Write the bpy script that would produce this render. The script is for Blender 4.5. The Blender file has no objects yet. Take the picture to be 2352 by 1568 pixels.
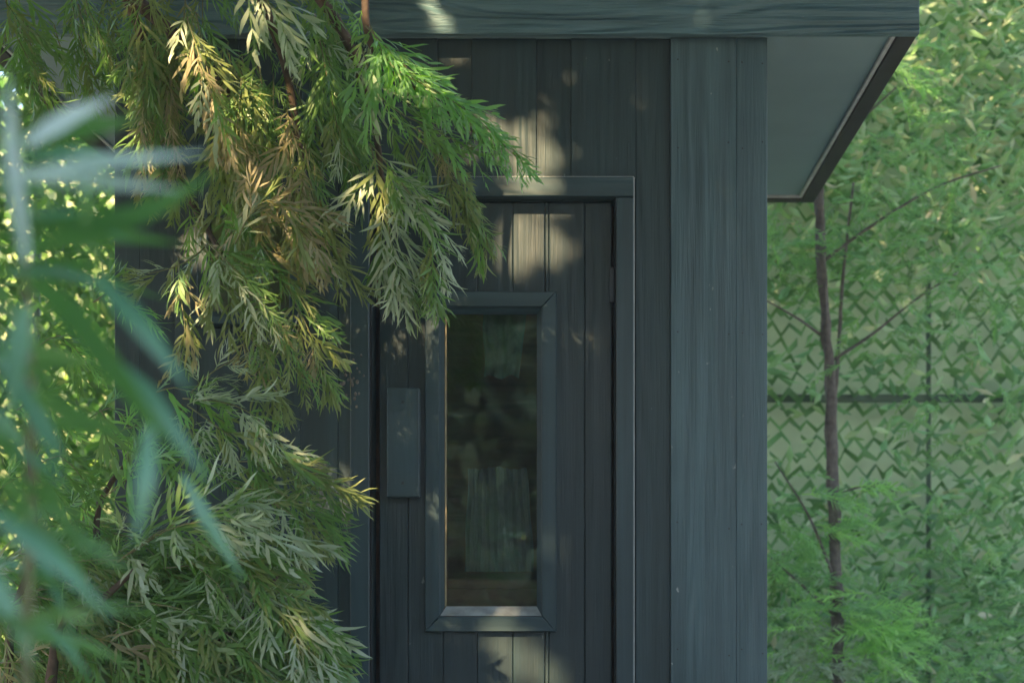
import bpy, bmesh, math, random
import numpy as np
from mathutils import Vector, Matrix, Quaternion, noise

random.seed(11)
rng = np.random.default_rng(7)
scene = bpy.context.scene
C = scene.collection

# ------------------------------------------------------------------ camera, light, exposure
FPX = 3136.0            # focal length in pixels of a 2352 px wide picture
VPX, VPY = 1320.0, 1350.0
CAMZ = 0.85
cam_d = bpy.data.cameras.new('camera')
cam = bpy.data.objects.new('camera', cam_d); C.objects.link(cam)
cam.location = (0, 0, CAMZ)
cam.rotation_euler = (math.radians(90), 0, 0)
cam_d.sensor_width = 36.0
cam_d.lens = 36.0 * FPX / 2352.0
cam_d.shift_x = (1176 - VPX) / 2352.0
cam_d.shift_y = (VPY - 784) / 2352.0
cam_d.clip_start = 0.05; cam_d.clip_end = 500
cam_d.dof.use_dof = True
cam_d.dof.focus_distance = 3.7
cam_d.dof.aperture_fstop = 2.8
scene.camera = cam

L = Vector((0.40, 0.80, -0.60)).normalized()       # the way sunlight travels
w = bpy.data.worlds.new('World'); scene.world = w; w.use_nodes = True
nt = w.node_tree; bg = nt.nodes['Background']
sky = nt.nodes.new('ShaderNodeTexSky'); sky.sky_type = 'NISHITA'; sky.sun_disc = False
sky.sun_elevation = math.asin(-L.z); sky.sun_rotation = math.atan2(-L.x, -L.y) % (2*math.pi)
sky.air_density = 1.0; sky.dust_density = 1.5
nt.links.new(sky.outputs[0], bg.inputs[0]); bg.inputs[1].default_value = 0.15
sd = bpy.data.lights.new('sun', 'SUN'); sd.energy = 5.0; sd.angle = math.radians(0.8); sd.color = (1.0, 0.72, 0.40)
sun = bpy.data.objects.new('sun', sd); C.objects.link(sun)
sun.rotation_euler = L.to_track_quat('-Z', 'Y').to_euler(); sun.location = (-4, -6, 8)
scene.view_settings.view_transform = 'Standard'
try: scene.view_settings.look = 'None'
except Exception: pass
scene.view_settings.exposure = 2.05
scene.view_settings.gamma = 1.0
scene.view_settings.use_curve_mapping = False
scene.render.engine = 'CYCLES'
scene.cycles.max_bounces = 8
scene.cycles.transparent_max_bounces = 16

# ------------------------------------------------------------------ helpers
def P(u, v, Y): return Vector(((u - VPX) * Y / FPX, Y, CAMZ + (VPY - v) * Y / FPX))
YW = 4.06
def X(u, Y=YW): return (u - VPX) * Y / FPX
def Z(v, Y=YW): return CAMZ + (VPY - v) * Y / FPX

def tag(o, label=None, cat=None, group=None, kind=None):
    if label: o['label'] = label
    if cat: o['category'] = cat
    if group: o['group'] = group
    if kind: o['kind'] = kind
    return o
def empty(name, loc=(0, 0, 0), parent=None):
    o = bpy.data.objects.new(name, None); C.objects.link(o); o.location = loc; o.empty_display_size = .1
    if parent is not None: o.parent = parent
    return o
def link(name, me, mats, parent=None, smooth=False):
    if not isinstance(mats, (list, tuple)): mats = [mats]
    for m in mats: me.materials.append(m)
    o = bpy.data.objects.new(name, me); C.objects.link(o)
    if parent is not None:
        o.parent = parent
        if parent.type == 'EMPTY' and parent.location.length > 0:
            o.matrix_parent_inverse = Matrix.Translation(parent.location).inverted()
    if smooth: me.shade_smooth()
    return o
def bmobj(name, bm, mats, parent=None, smooth=False):
    me = bpy.data.meshes.new(name); bm.normal_update(); bm.to_mesh(me); bm.free()
    return link(name, me, mats, parent, smooth)
def addbox(bm, x0, x1, y0, y1, z0, z1, c=0.0):
    r = bmesh.ops.create_cube(bm, size=1.0)
    vs = r['verts']
    for v in vs:
        v.co = Vector((x0 + (v.co.x + .5) * (x1 - x0), y0 + (v.co.y + .5) * (y1 - y0), z0 + (v.co.z + .5) * (z1 - z0)))
    if c > 0:
        es = list({e for v in vs for e in v.link_edges})
        bmesh.ops.bevel(bm, geom=es, offset=c, segments=1, affect='EDGES', profile=.5)
def box(name, x0, x1, y0, y1, z0, z1, mat, parent=None, c=0.0):
    bm = bmesh.new(); addbox(bm, x0, x1, y0, y1, z0, z1, c)
    return bmobj(name, bm, mat, parent)
def prism(name, pts_front, y0, y1, mat, parent=None, inset=None):
    """polygon given in (x, z), from depth y0 (front) to y1; inset = list of front points pulled in for a bevelled face"""
    bm = bmesh.new(); n = len(pts_front)
    f = [bm.verts.new((p[0], y0 if inset is None else y0, p[1])) for p in (inset or pts_front)]
    m = [bm.verts.new((p[0], y0 + (0.004 if inset else 0.0001), p[1])) for p in pts_front]
    b = [bm.verts.new((p[0], y1, p[1])) for p in pts_front]
    bm.faces.new(f)
    for A, B in ((f, m), (m, b)):
        for i in range(n):
            bm.faces.new((A[i], B[i], B[(i+1) % n], A[(i+1) % n]))
    bm.faces.new(b[::-1])
    bmesh.ops.recalc_face_normals(bm, faces=bm.faces)
    return bmobj(name, bm, mat, parent)

def smooth_path(pts, n):
    pts = [Vector(p) for p in pts]
    if len(pts) == 2:
        return [pts[0].lerp(pts[1], i / n) for i in range(n + 1)]
    ext = [pts[0]*2 - pts[1]] + pts + [pts[-1]*2 - pts[-2]]
    out = []; segs = len(pts) - 1
    for i in range(n + 1):
        t = i / n * segs; k = min(int(t), segs - 1); f = t - k
        a, b, c, d = ext[k], ext[k+1], ext[k+2], ext[k+3]
        out.append(0.5 * ((2*b) + (c - a)*f + (2*a - 5*b + 4*c - d)*f*f + (3*b - a - 3*c + d)*f**3))
    return out
def tube_mesh(name, pts, r0, r1, seg=7, wob=0.0):
    vs = []; fs = []; n = len(pts)
    ref = Vector((0.3, 0.2, 1)).normalized()
    for i, p in enumerate(pts):
        t = (pts[min(i+1, n-1)] - pts[max(i-1, 0)]).normalized()
        a = t.cross(ref)
        if a.length < .1: a = t.cross(Vector((1, 0, 0)))
        a.normalize(); b = t.cross(a)
        r = r0 + (r1 - r0) * i / (n - 1)
        for k in range(seg):
            an = 2*math.pi*k/seg
            rr = r * (1 + wob * noise.noise(p * 14 + Vector((k * 1.7, 0, 0))))
            vs.append(p + (a*math.cos(an) + b*math.sin(an)) * rr)
    for i in range(n - 1):
        for k in range(seg):
            fs.append((i*seg+k, i*seg+(k+1) % seg, (i+1)*seg+(k+1) % seg, (i+1)*seg+k))
    fs.append(tuple(range(seg))[::-1]); fs.append(tuple(range((n-1)*seg, n*seg)))
    me = bpy.data.meshes.new(name); me.from_pydata([tuple(v) for v in vs], [], fs); me.shade_smooth()
    return me
def fast_mesh(name, verts, faces3, matidx=None, rnd=None):
    """triangles only, numpy arrays"""
    me = bpy.data.meshes.new(name)
    nv, nf = len(verts), len(faces3)
    me.vertices.add(nv); me.vertices.foreach_set('co', np.asarray(verts, dtype=np.float32).ravel())
    me.loops.add(nf*3); me.loops.foreach_set('vertex_index', np.asarray(faces3, dtype=np.int32).ravel())
    me.polygons.add(nf); me.polygons.foreach_set('loop_start', np.arange(0, nf*3, 3, dtype=np.int32))
    try: me.polygons.foreach_set('loop_total', np.full(nf, 3, dtype=np.int32))
    except Exception: pass
    if matidx is not None: me.polygons.foreach_set('material_index', np.asarray(matidx, dtype=np.int32))
    me.update(calc_edges=True)
    if rnd is not None:
        at = me.attributes.new('tint', 'FLOAT', 'POINT'); at.data.foreach_set('value', np.asarray(rnd, dtype=np.float32))
    return me

# ------------------------------------------------------------------ materials
def newmat(name):
    m = bpy.data.materials.new(name); m.use_nodes = True
    n = m.node_tree.nodes; l = m.node_tree.links
    return m, n, l, n['Principled BSDF']
def ramp(n, stops):
    r = n.new('ShaderNodeValToRGB'); e = r.color_ramp.elements
    while len(e) > 1: e.remove(e[-1])
    e[0].position = stops[0][0]; e[0].color = (*stops[0][1], 1)
    for p, c in stops[1:]:
        k = e.new(p); k.color = (*c, 1)
    return r
def painted_wood(name, col, vertical=True, grain=0.6, rough=0.5, chips=0.5, fine=1.0, relief=.0022):
    m, n, l, b = newmat(name)
    tc = n.new('ShaderNodeTexCoord')
    oi = n.new('ShaderNodeObjectInfo')
    off = n.new('ShaderNodeVectorMath'); off.operation = 'MULTIPLY_ADD'
    l.new(oi.outputs['Random'], off.inputs[0]); off.inputs[1].default_value = (37, 11, 23); l.new(tc.outputs['Object'], off.inputs[2])
    mp = n.new('ShaderNodeMapping'); l.new(off.outputs[0], mp.inputs[0])
    # stretched along the grain
    mp.inputs['Scale'].default_value = (1, 1, 0.035) if vertical else (0.05, 1, 1)
    n1 = n.new('ShaderNodeTexNoise'); n1.inputs['Scale'].default_value = 150*fine; n1.inputs['Detail'].default_value = 3; n1.inputs['Roughness'].default_value = .6
    l.new(mp.outputs[0], n1.inputs['Vector'])
    n2 = n.new('ShaderNodeTexNoise'); n2.inputs['Scale'].default_value = 26*fine; n2.inputs['Detail'].default_value = 5; n2.inputs['Distortion'].default_value = .6
    l.new(mp.outputs[0], n2.inputs['Vector'])
    # cathedral grain lines
    mp2 = n.new('ShaderNodeMapping'); l.new(off.outputs[0], mp2.inputs[0])
    mp2.inputs['Scale'].default_value = (1, 1, 0.11) if vertical else (0.13, 1, 1)
    dn = n.new('ShaderNodeTexNoise'); dn.inputs['Scale'].default_value = 5.5; dn.inputs['Detail'].default_value = 2
    l.new(mp2.outputs[0], dn.inputs['Vector'])
    mul = n.new('ShaderNodeMath'); mul.operation = 'MULTIPLY'; mul.inputs[1].default_value = 95 if not vertical else 60
    l.new(dn.outputs['Fac'], mul.inputs[0])
    sn = n.new('ShaderNodeMath'); sn.operation = 'SINE'; l.new(mul.outputs[0], sn.inputs[0])
    pw = n.new('ShaderNodeMapRange'); pw.inputs[1].default_value = -1; pw.inputs[2].default_value = 1; l.new(sn.outputs[0], pw.inputs[0])
    h1 = n.new('ShaderNodeMath'); h1.operation = 'MULTIPLY_ADD'; h1.inputs[1].default_value = .65 if vertical else 1.5
    l.new(pw.outputs[0], h1.inputs[0]); l.new(n1.outputs['Fac'], h1.inputs[2])
    h2 = n.new('ShaderNodeMath'); h2.operation = 'ADD'; l.new(h1.outputs[0], h2.inputs[0]); l.new(n2.outputs['Fac'], h2.inputs[1])
    bp = n.new('ShaderNodeBump'); bp.inputs['Strength'].default_value = grain; bp.inputs['Distance'].default_value = relief
    l.new(h2.outputs[0], bp.inputs['Height']); l.new(bp.outputs[0], b.inputs['Normal'])
    c = Vector(col)
    r = ramp(n, [(0.30, tuple(c*0.72)), (0.55, tuple(c)), (0.8, tuple(c*1.28))])
    l.new(n2.outputs['Fac'], r.inputs[0])
    # weathering: broad cloudy fading, small scuffs
    n3 = n.new('ShaderNodeTexNoise'); n3.inputs['Scale'].default_value = 2.6; n3.inputs['Detail'].default_value = 5
    l.new(off.outputs[0], n3.inputs['Vector'])
    r3 = ramp(n, [(0.35, (.80, .84, .84)), (0.65, (1.16, 1.12, 1.10))])
    l.new(n3.outputs['Fac'], r3.inputs[0])
    mx = n.new('ShaderNodeMix'); mx.data_type = 'RGBA'; mx.blend_type = 'MULTIPLY'; mx.inputs[0].default_value = 1
    l.new(r.outputs[0], mx.inputs[6]); l.new(r3.outputs[0], mx.inputs[7])
    mp4 = n.new('ShaderNodeMapping'); l.new(off.outputs[0], mp4.inputs[0]); mp4.inputs['Scale'].default_value = (1.6, 1, .8) if vertical else (.7, 1, 1.8)
    n4 = n.new('ShaderNodeTexNoise'); n4.inputs['Scale'].default_value = 21; n4.inputs['Detail'].default_value = 6; n4.inputs['Roughness'].default_value = .62
    l.new(mp4.outputs[0], n4.inputs['Vector'])
    r4 = ramp(n, [(0.70, (0, 0, 0)), (0.73, (1, 1, 1))]); l.new(n4.outputs['Fac'], r4.inputs[0])
    cm = n.new('ShaderNodeMath'); cm.operation = 'MULTIPLY'; cm.inputs[1].default_value = chips; l.new(r4.outputs[0], cm.inputs[0])
    mx2 = n.new('ShaderNodeMix'); mx2.data_type = 'RGBA'; l.new(cm.outputs[0], mx2.inputs[0])
    l.new(mx.outputs[2], mx2.inputs[6]); mx2.inputs[7].default_value = (.34, .38, .37, 1)
    l.new(mx2.outputs[2], b.inputs['Base Color'])
    rr = n.new('ShaderNodeMapRange'); rr.inputs[3].default_value = rough - .1; rr.inputs[4].default_value = rough + .18
    l.new(n3.outputs['Fac'], rr.inputs[0]); l.new(rr.outputs[0], b.inputs['Roughness'])
    return m
def plain(name, col, rough=.7, var=.25, scale=8, bump=.15, metallic=0):
    m, n, l, b = newmat(name)
    tc = n.new('ShaderNodeTexCoord'); t = n.new('ShaderNodeTexNoise'); t.inputs['Scale'].default_value = scale; t.inputs['Detail'].default_value = 6
    l.new(tc.outputs['Object'], t.inputs['Vector'])
    c = Vector(col); r = ramp(n, [(0.3, tuple(c*(1-var))), (0.7, tuple(c*(1+var)))]); l.new(t.outputs['Fac'], r.inputs[0])
    l.new(r.outputs[0], b.inputs['Base Color']); b.inputs['Roughness'].default_value = rough; b.inputs['Metallic'].default_value = metallic
    bp = n.new('ShaderNodeBump'); bp.inputs['Strength'].default_value = bump; bp.inputs['Distance'].default_value = .004
    l.new(t.outputs['Fac'], bp.inputs['Height']); l.new(bp.outputs[0], b.inputs['Normal'])
    return m
def leafmat(name, stops, back=None, rough=.45, trans=.3, tint=False, spec=.5, tcol=1.0):
    """two-sided leaf: upper face colour by a per-leaf random value, paler underside, some light passing through"""
    m, n, l, b = newmat(name)
    geo = n.new('ShaderNodeNewGeometry'); oi = n.new('ShaderNodeObjectInfo')
    tc = n.new('ShaderNodeTexCoord')
    nz = n.new('ShaderNodeTexNoise'); nz.inputs['Scale'].default_value = 9; nz.inputs['Detail'].default_value = 4; l.new(geo.outputs['Position'], nz.inputs['Vector'])
    if tint:
        at = n.new('ShaderNodeAttribute'); at.attribute_name = 'tint'; src = at.outputs['Fac']
    else:
        at = n.new('ShaderNodeMath'); at.operation = 'ADD'; l.new(oi.outputs['Random'], at.inputs[0])
        l.new(geo.outputs['Random Per Island'], at.inputs[1]); hf = n.new('ShaderNodeMath'); hf.operation = 'MULTIPLY'; hf.inputs[1].default_value = .5
        l.new(at.outputs[0], hf.inputs[0]); src = hf.outputs[0]
    mr = n.new('ShaderNodeMath'); mr.operation = 'MULTIPLY_ADD'; mr.inputs[1].default_value = .5; mr.inputs[2].default_value = -.25
    l.new(nz.outputs['Fac'], mr.inputs[0])
    ad = n.new('ShaderNodeMath'); ad.operation = 'ADD'; l.new(src, ad.inputs[0]); l.new(mr.outputs[0], ad.inputs[1])
    r = ramp(n, stops); l.new(ad.outputs[0], r.inputs[0])
    col = r.outputs[0]
    if back:
        mx = n.new('ShaderNodeMix'); mx.data_type = 'RGBA'; l.new(geo.outputs['Backfacing'], mx.inputs[0])
        l.new(col, mx.inputs[6]); mx.inputs[7].default_value = (*back, 1); col = mx.outputs[2]
    l.new(col, b.inputs['Base Color']); b.inputs['Roughness'].default_value = rough
    b.inputs['Specular IOR Level'].default_value = spec
    tr = n.new('ShaderNodeBsdfTranslucent')
    tm = n.new('ShaderNodeMix'); tm.data_type = 'RGBA'; tm.blend_type = 'MULTIPLY'; tm.inputs[0].default_value = 1
    l.new(r.outputs[0], tm.inputs[6]); tm.inputs[7].default_value = (2.0*tcol, 2.3*tcol, .9*tcol, 1); l.new(tm.outputs[2], tr.inputs[0])
    ms = n.new('ShaderNodeMixShader'); ms.inputs[0].default_value = trans
    l.new(b.outputs[0], ms.inputs[1]); l.new(tr.outputs[0], ms.inputs[2]); l.new(ms.outputs[0], n['Material Output'].inputs[0])
    return m

M = {}
SL = (0.020, 0.045, 0.052)
M['wall'] = painted_wood('slate_painted_siding', SL, True, .55, .5, .5)  # darker than the corner boards: tree shade put into the paint
M['corner'] = painted_wood('light_lifted_slate_siding', (0.053, 0.103, 0.120), True, .55, .42, .9, 1.0, .004)  # paler corner boards; milky light on the right also put into the colour
M['trim'] = painted_wood('slate_painted_trim', (0.022, 0.050, 0.061), True, .25, .42, .35)
M['trim_h'] = painted_wood('slate_painted_trim_across', (0.026, 0.058, 0.070), False, .25, .42, .35)
M['door'] = painted_wood('slate_painted_door', (0.016, 0.035, 0.042), True, .5, .45, .4)  # darkened: shade of the tree put into the door colour
M['fascia'] = painted_wood('slate_painted_fascia', (0.10, 0.19, 0.22), False, 1.0, .42, .25, 1.0, .006)  # paler than the siding: light from above put into its colour
M['soffit'] = plain('soffit_board', (0.22, 0.33, 0.35), .7, .08, 3, .05)
M['barge'] = plain('dark_barge_board', (0.035, 0.032, 0.036), .6, .2, 12)
M['edge'] = plain('pale_edge_bead', (0.5, 0.52, 0.52), .5, .15, 30)
M['dark'] = plain('gap_black', (0.008, 0.009, 0.01), .8, .1)
M['inside'] = painted_wood('interior_cedar', (0.30, 0.15, 0.09), False, .4, .5, 0)
M['bead'] = plain('glazing_bead_wood', (0.30, 0.24, 0.13), .5, .2, 30)
M['bead_lit'] = plain('lit_bead_paint', (0.30, 0.33, 0.33), .4, .3, 25)  # light on the sloping lower bead put into a paler paint
M['cloth'] = plain('grey_green_curtain_cloth', (0.24, 0.28, 0.26), .9, .1, 60, .2)
M['towel'] = plain('pale_green_towel_cloth', (0.13, 0.24, 0.19), .9, .25, 40, .3)
M['sunlit_panel'] = plain('sunlit_cream_panel', (0.72, 0.66, 0.50), .8, .12, 20)  # pale panel behind the pane: sunlit look put into its cream
M['metal'] = plain('dark_hinge_metal', (0.03, 0.035, 0.04), .4, .2, 40, .1, .6)
M['roof'] = plain('roof_felt', (0.04, 0.04, 0.04), .9)
g, n, l, b = newmat('clear_glass')
tp = n.new('ShaderNodeBsdfTransparent'); tp.inputs[0].default_value = (.92, .93, .92, 1)
gl = n.new('ShaderNodeBsdfGlossy'); gl.inputs['Roughness'].default_value = .015
fr = n.new('ShaderNodeFresnel'); fr.inputs[0].default_value = 2.1
ms = n.new('ShaderNodeMixShader'); l.new(fr.outputs[0], ms.inputs[0]); l.new(tp.outputs[0], ms.inputs[1]); l.new(gl.outputs[0], ms.inputs[2])
l.new(ms.outputs[0], n['Material Output'].inputs[0]); M['glass'] = g
M['bark'] = plain('brown_bark', (0.085, 0.058, 0.04), .85, .5, 40, .9)
M['bark_grey'] = plain('grey_brown_bark', (0.12, 0.105, 0.09), .9, .45, 45, 1.0)
M['twig'] = plain('olive_twig_bark', (0.16, 0.17, 0.07), .7, .3, 60, .3)
SIL = (0.30, 0.35, 0.28)
M['green'] = leafmat('green_leaf', [(0.1, (.05, .14, .02)), (.5, (.12, .26, .045)), (.9, (.25, .42, .11))], (.13, .24, .07), .40, .26, spec=.5)
M['bright'] = leafmat('bright_green_leaf', [(0.1, (.14, .33, .035)), (.5, (.24, .48, .06)), (.9, (.40, .60, .15))], (.17, .33, .16), .35, .35)
M['silver'] = leafmat('silver_leaf', [(0.1, (.12, .21, .08)), (.5, (.22, .32, .15)), (.9, (.34, .43, .26))], (.36, .43, .31), .38, .25)
M['olive'] = leafmat('olive_leaf', [(0.1, (.06, .105, .018)), (.5, (.14, .21, .04)), (.9, (.27, .33, .10))], (.20, .25, .09), .42, .25, spec=.4)
M['tan'] = leafmat('tan_gold_leaf', [(0.1, (.12, .115, .035)), (.5, (.31, .27, .10)), (.9, (.55, .47, .24))], (.28, .25, .15), .45, .25)  # dried leaves; gold of sunlit sprays also put into this colour
M['teal'] = leafmat('green_strap_leaf', [(0.1, (.04, .13, .04)), (.5, (.07, .18, .055)), (.9, (.12, .24, .09))], (.09, .21, .10), .3, .3, spec=.6)
M['pale'] = leafmat('sky_sheen_strap_leaf', [(0.1, (.34, .52, .52)), (.5, (.44, .60, .61)), (.9, (.55, .68, .70))], (.46, .62, .62), .35, .12, spec=.6)  # pale blue sky sheen put into the leaf colour
M['blue_green'] = leafmat('blue_green_strap_leaf', [(0.1, (.07, .21, .14)), (.5, (.11, .28, .19)), (.9, (.18, .36, .27))], (.12, .25, .20), .35, .15, spec=.6)  # bluer and paler than the green straps
M['fern'] = leafmat('ferny_leaf', [(0.1, (.14, .32, .10)), (.5, (.23, .45, .16)), (.9, (.34, .56, .23))], (.18, .33, .15), .5, .35)
M['young'] = leafmat('lit_frond_leaf', [(0.1, (.20, .42, .08)), (.5, (.30, .55, .13)), (.9, (.42, .64, .20))], (.28, .48, .18), .5, .35)  # lighter fern green: sunlight on these fronds put into the colour
M['canopy'] = leafmat('canopy_leaf', [(0.1, (.04, .08, .02)), (.5, (.06, .11, .03)), (.9, (.09, .14, .04))], None, .5, .05, True)
M['net'] = leafmat('netting_fabric', [(0.0, (.07, .17, .07)), (.35, (.15, .33, .13)), (.6, (.27, .47, .23)), (.8, (.46, .56, .36)), (1.0, (.58, .54, .42))], None, .55, .25, True)
M['net_l'] = leafmat('netting_fabric_lime', [(0.0, (.025, .08, .018)), (.4, (.06, .16, .03)), (.75, (.13, .27, .06)), (1.0, (.28, .38, .13))], None, .5, .3, True)
M['lime'] = leafmat('sunlit_lime_leaf', [(0.0, (.06, .14, .04)), (.5, (.16, .28, .08)), (1.0, (.40, .48, .24))], None, .5, .45, True)
M['hedge'] = leafmat('dark_hedge_leaf', [(0.0, (.05, .11, .04)), (.5, (.14, .23, .09)), (1.0, (.28, .36, .18))], None, .5, .2, True)
M['screen'] = plain('grey_green_screen_cloth', (0.62, 0.74, 0.52), .85, .14, 5, .3)
M['rail'] = plain('dark_green_rail', (0.05, 0.10, 0.06), .5, .2)
M['ground'] = plain('pale_bounce_ground', (0.30, 0.29, 0.26), .9, .5, 5, 1)  # unseen ground, made pale to bounce light up under the eaves

# ------------------------------------------------------------------ setting
bm = bmesh.new(); bmesh.ops.create_grid(bm, x_segments=40, y_segments=40, size=40)
g = bmobj('ground', bm, M['ground']); tag(g, kind='structure')

# ------------------------------------------------------------------ the cabin
cabin = empty('cabin', (-.3, 4.8, 0))
tag(cabin, 'dark slate painted timber cabin with vertical board siding, flat eaves and a narrow glazed door', 'cabin')
zs = Z(78, 4.0)                     # underside of the fascia
wl, wr = X(262), X(1762)
yb = 5.45; zt = zs + .012
dl, dr, dt = X(853), X(1412), Z(455)        # door opening
wnl, wnr, wnt, wnb = X(455), X(690), Z(470), Z(752)
bm = bmesh.new()
for a in ((wl+.003, wnl, 0.05, zt), (wnl, wnr, .05, wnb), (wnl, wnr, wnt, zt), (wnr, dl, .05, zt), (dl, dr, dt, zt), (dr, wr-.003, .05, zt)):
    addbox(bm, a[0], a[1], YW+.02, YW+.09, a[2], a[3])
front = bmobj('front_wall', bm, M['wall'], cabin)
edges = [262, 320, 400, 548, 628, 776, 856, 1004, 1084, 1232, 1312, 1460, 1540, 1690, 1762]
for i in range(len(edges)-1):
    e0, e1 = edges[i], edges[i+1]
    narrow = (e1 - e0) < 100
    yf = YW + (.0035 if narrow else 0) + random.uniform(0, .001)
    gap = .0005
    x0, x1 = X(e0) + gap, X(e1) - gap
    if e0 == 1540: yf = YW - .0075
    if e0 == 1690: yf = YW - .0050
    def pl(z0, z1, xa=x0, xb=x1):
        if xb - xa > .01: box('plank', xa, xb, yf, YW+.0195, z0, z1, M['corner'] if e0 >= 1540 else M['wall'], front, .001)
    zb, ztop = .05, zt - .002
    tl, tr_ = X(806), X(1455)
    if e1 <= 455 or e0 >= 1455: pl(zb, ztop)
    elif e0 < 690:      # around the small window
        if e0 < 455: pl(zb, ztop, x0, X(455) - .002)
        xa, xb = max(x0, wnl), min(x1, wnr)
        pl(zb, wnb - .002, xa, xb); pl(wnt + .002, ztop, xa, xb)
        if e1 > 690: pl(zb, ztop, X(690) + .002, x1)
    elif e1 <= 806: pl(zb, ztop)
    elif e0 < 806:
        pl(zb, Z(410) - .002, x0, X(806) - .002); pl(Z(410) + .003, ztop)
    elif e0 < 1455 and e1 > 1455:
        pl(Z(410) + .003, ztop, x0, x1); pl(zb, Z(410) - .002, X(1455) + .003, x1) if x1 > X(1455) + .012 else None
    else: pl(Z(410) + .003, ztop)
# a few nail heads in the corner boards and the wide boards
for uu in (1556, 1674, 1704, 1750, 1326, 1446):
    for v_ in (150, 330, 760, 1210, 1500):
        if uu < 1500 and v_ > 380: continue
        x_, z_ = X(uu) + random.uniform(-.002, .002), Z(v_ + random.uniform(-12, 12))
        yy = YW - (.0078 if uu < 1690 else .0053) if uu > 1500 else YW + .0002
        box('nail_head', x_-.0022, x_+.0022, yy-.0006, yy+.003, z_-.0022, z_+.0022, M['metal'], front, .0006)
# side, back walls, floor
box('side_wall', wl, wl+.06, YW+.091, yb, .05, zt, M['wall'], cabin)
box('side_wall', wr-.06, wr, YW+.091, yb, .05, zt, M['wall'], cabin)
box('back_wall', wl+.061, wr-.061, yb-.06, yb, .05, zt, M['inside'], cabin)
box('floor', wl-.02, wr+.02, YW-.02, yb+.02, 0.004, .048, M['inside'], cabin)
# roof
xl, xr = X(-80, 4.0), X(2112, 4.0); yR = 5.76
roof = box('roof', xl, xr, 4.0+.026, yR, zs+.20, zs+.26, M['roof'], cabin)
box('fascia', xl, xr, 4.0, 4.024, zs, zs+.22, M['fascia'], roof, .002)
box('soffit', xl+.062, xr-.064, 4.0252, yR-.062, zt+.001, zt+.02, M['soffit'], roof)
bw = X(2112, 4.0) - X(2066, 4.0)
box('barge_board', xr-bw, xr-.002, 4.0252, yR, zs+.001, zs+.199, M['barge'], roof, .002)
box('barge_board', xl+.002, xl+bw, 4.0252, yR, zs+.001, zs+.199, M['barge'], roof, .002)
box('barge_board', xl+bw+.002, xr-bw-.002, yR-bw, yR, zs+.001, zs+.199, M['barge'], roof, .002)
box('edge_bead', xr-bw-.017, xr-bw-.003, 4.03, yR-bw-.02, zs+.0035, zt+.0005, M['edge'], roof, .002)
box('edge_bead', xl+bw+.003, xl+bw+.015, 4.03, yR-bw-.02, zs+.004, zt+.0005, M['edge'], roof, .002)
box('edge_bead', xl+bw+.003, xr-bw-.003, yR-bw-.017, yR-bw-.003, zs+.004, zt+.0005, M['edge'], roof, .002)

# door frame
fr_ = empty('door_frame', (0, 0, 0), cabin); fr_.matrix_parent_inverse = Matrix.Translation(cabin.location).inverted()
yt = YW - .018
zb = .05
def framepiece(name, pts, mat, par, y0, y1, ins=.004):
    cx = sum(p[0] for p in pts)/len(pts); cz = sum(p[1] for p in pts)/len(pts)
    inset = []
    for p in pts:
        d = Vector((cx - p[0], cz - p[1]))
        inset.append((p[0] + math.copysign(ins*.8, d.x), p[1] + math.copysign(ins*.8, d.y)))
    return prism(name, pts, y0, y1, mat, par, inset)
box('jamb', X(806), X(850), yt, YW+.0195, zb, Z(456.5), M['trim'], fr_, .003)
box('jamb', X(1415), X(1455), yt, YW+.0195, zb, Z(456.5), M['trim'], fr_, .003)
box('head', X(806), X(1455), yt-.002, YW+.0195, Z(455), Z(410), M['trim_h'], fr_, .003)
box('highlight_strip', X(1455)+.0003, X(1455)+.0028, yt+.006, YW+.004, zb, Z(410), M['edge'], fr_)  # pale strips added for the bright edge highlight on the trim
box('highlight_strip', X(806), X(1455), yt+.004, YW+.004, Z(410)+.0003, Z(410)+.0022, M['edge'], fr_)
box('stop', X(1412.2), X(1415)-.0005, yt+.012, YW+.1, zb, Z(457), M['dark'], fr_)
box('stop', X(850)+.0005, X(852.8), yt+.012, YW+.1, zb, Z(457), M['dark'], fr_)

# door
door = empty('door', (0, 0, 0), cabin); door.matrix_parent_inverse = Matrix.Translation(cabin.location).inverted()
yd = YW + .034
gl_, gr_, gt_, gb_ = X(1022), X(1232), Z(715), Z(1392)
de = [867, 934, 1015, 1094, 1177, 1260, 1343, 1406]
for i in range(7):
    x0, x1 = X(de[i]) + .0008, X(de[i+1]) - .0008
    yf = yd + random.uniform(0, .0012)
    def dp(z0, z1, a=x0, c_=x1): box('plank', a, c_, yf, yd+.028, z0, z1, M['door'], door, .0022)
    ztop = Z(458)
    if x1 < X(1010) or x0 > X(1250): dp(.06, ztop)
    elif x0 < X(1010): dp(.06, ztop)
    elif x1 > X(1250): dp(.06, ztop, X(1252)); dp(.06, Z(1420), x0, X(1251)-.001); dp(Z(700), ztop, x0, X(1251)-.001)
    else: dp(.06, Z(1420)); dp(Z(700), ztop)
bm = bmesh.new()
for a in ((867, 1010, .06, Z(459)), (1250, 1406, .06, Z(459))): addbox(bm, X(a[0])+.003, X(a[1])-.001, yd+.0285, yd+.04, a[2], a[3])
addbox(bm, X(1010), X(1250), yd+.0285, yd+.04, .06, Z(1425)); addbox(bm, X(1010), X(1250), yd+.0285, yd+.04, Z(695), Z(459))
bmobj('backing_board', bm, M['dark'], door)
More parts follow.
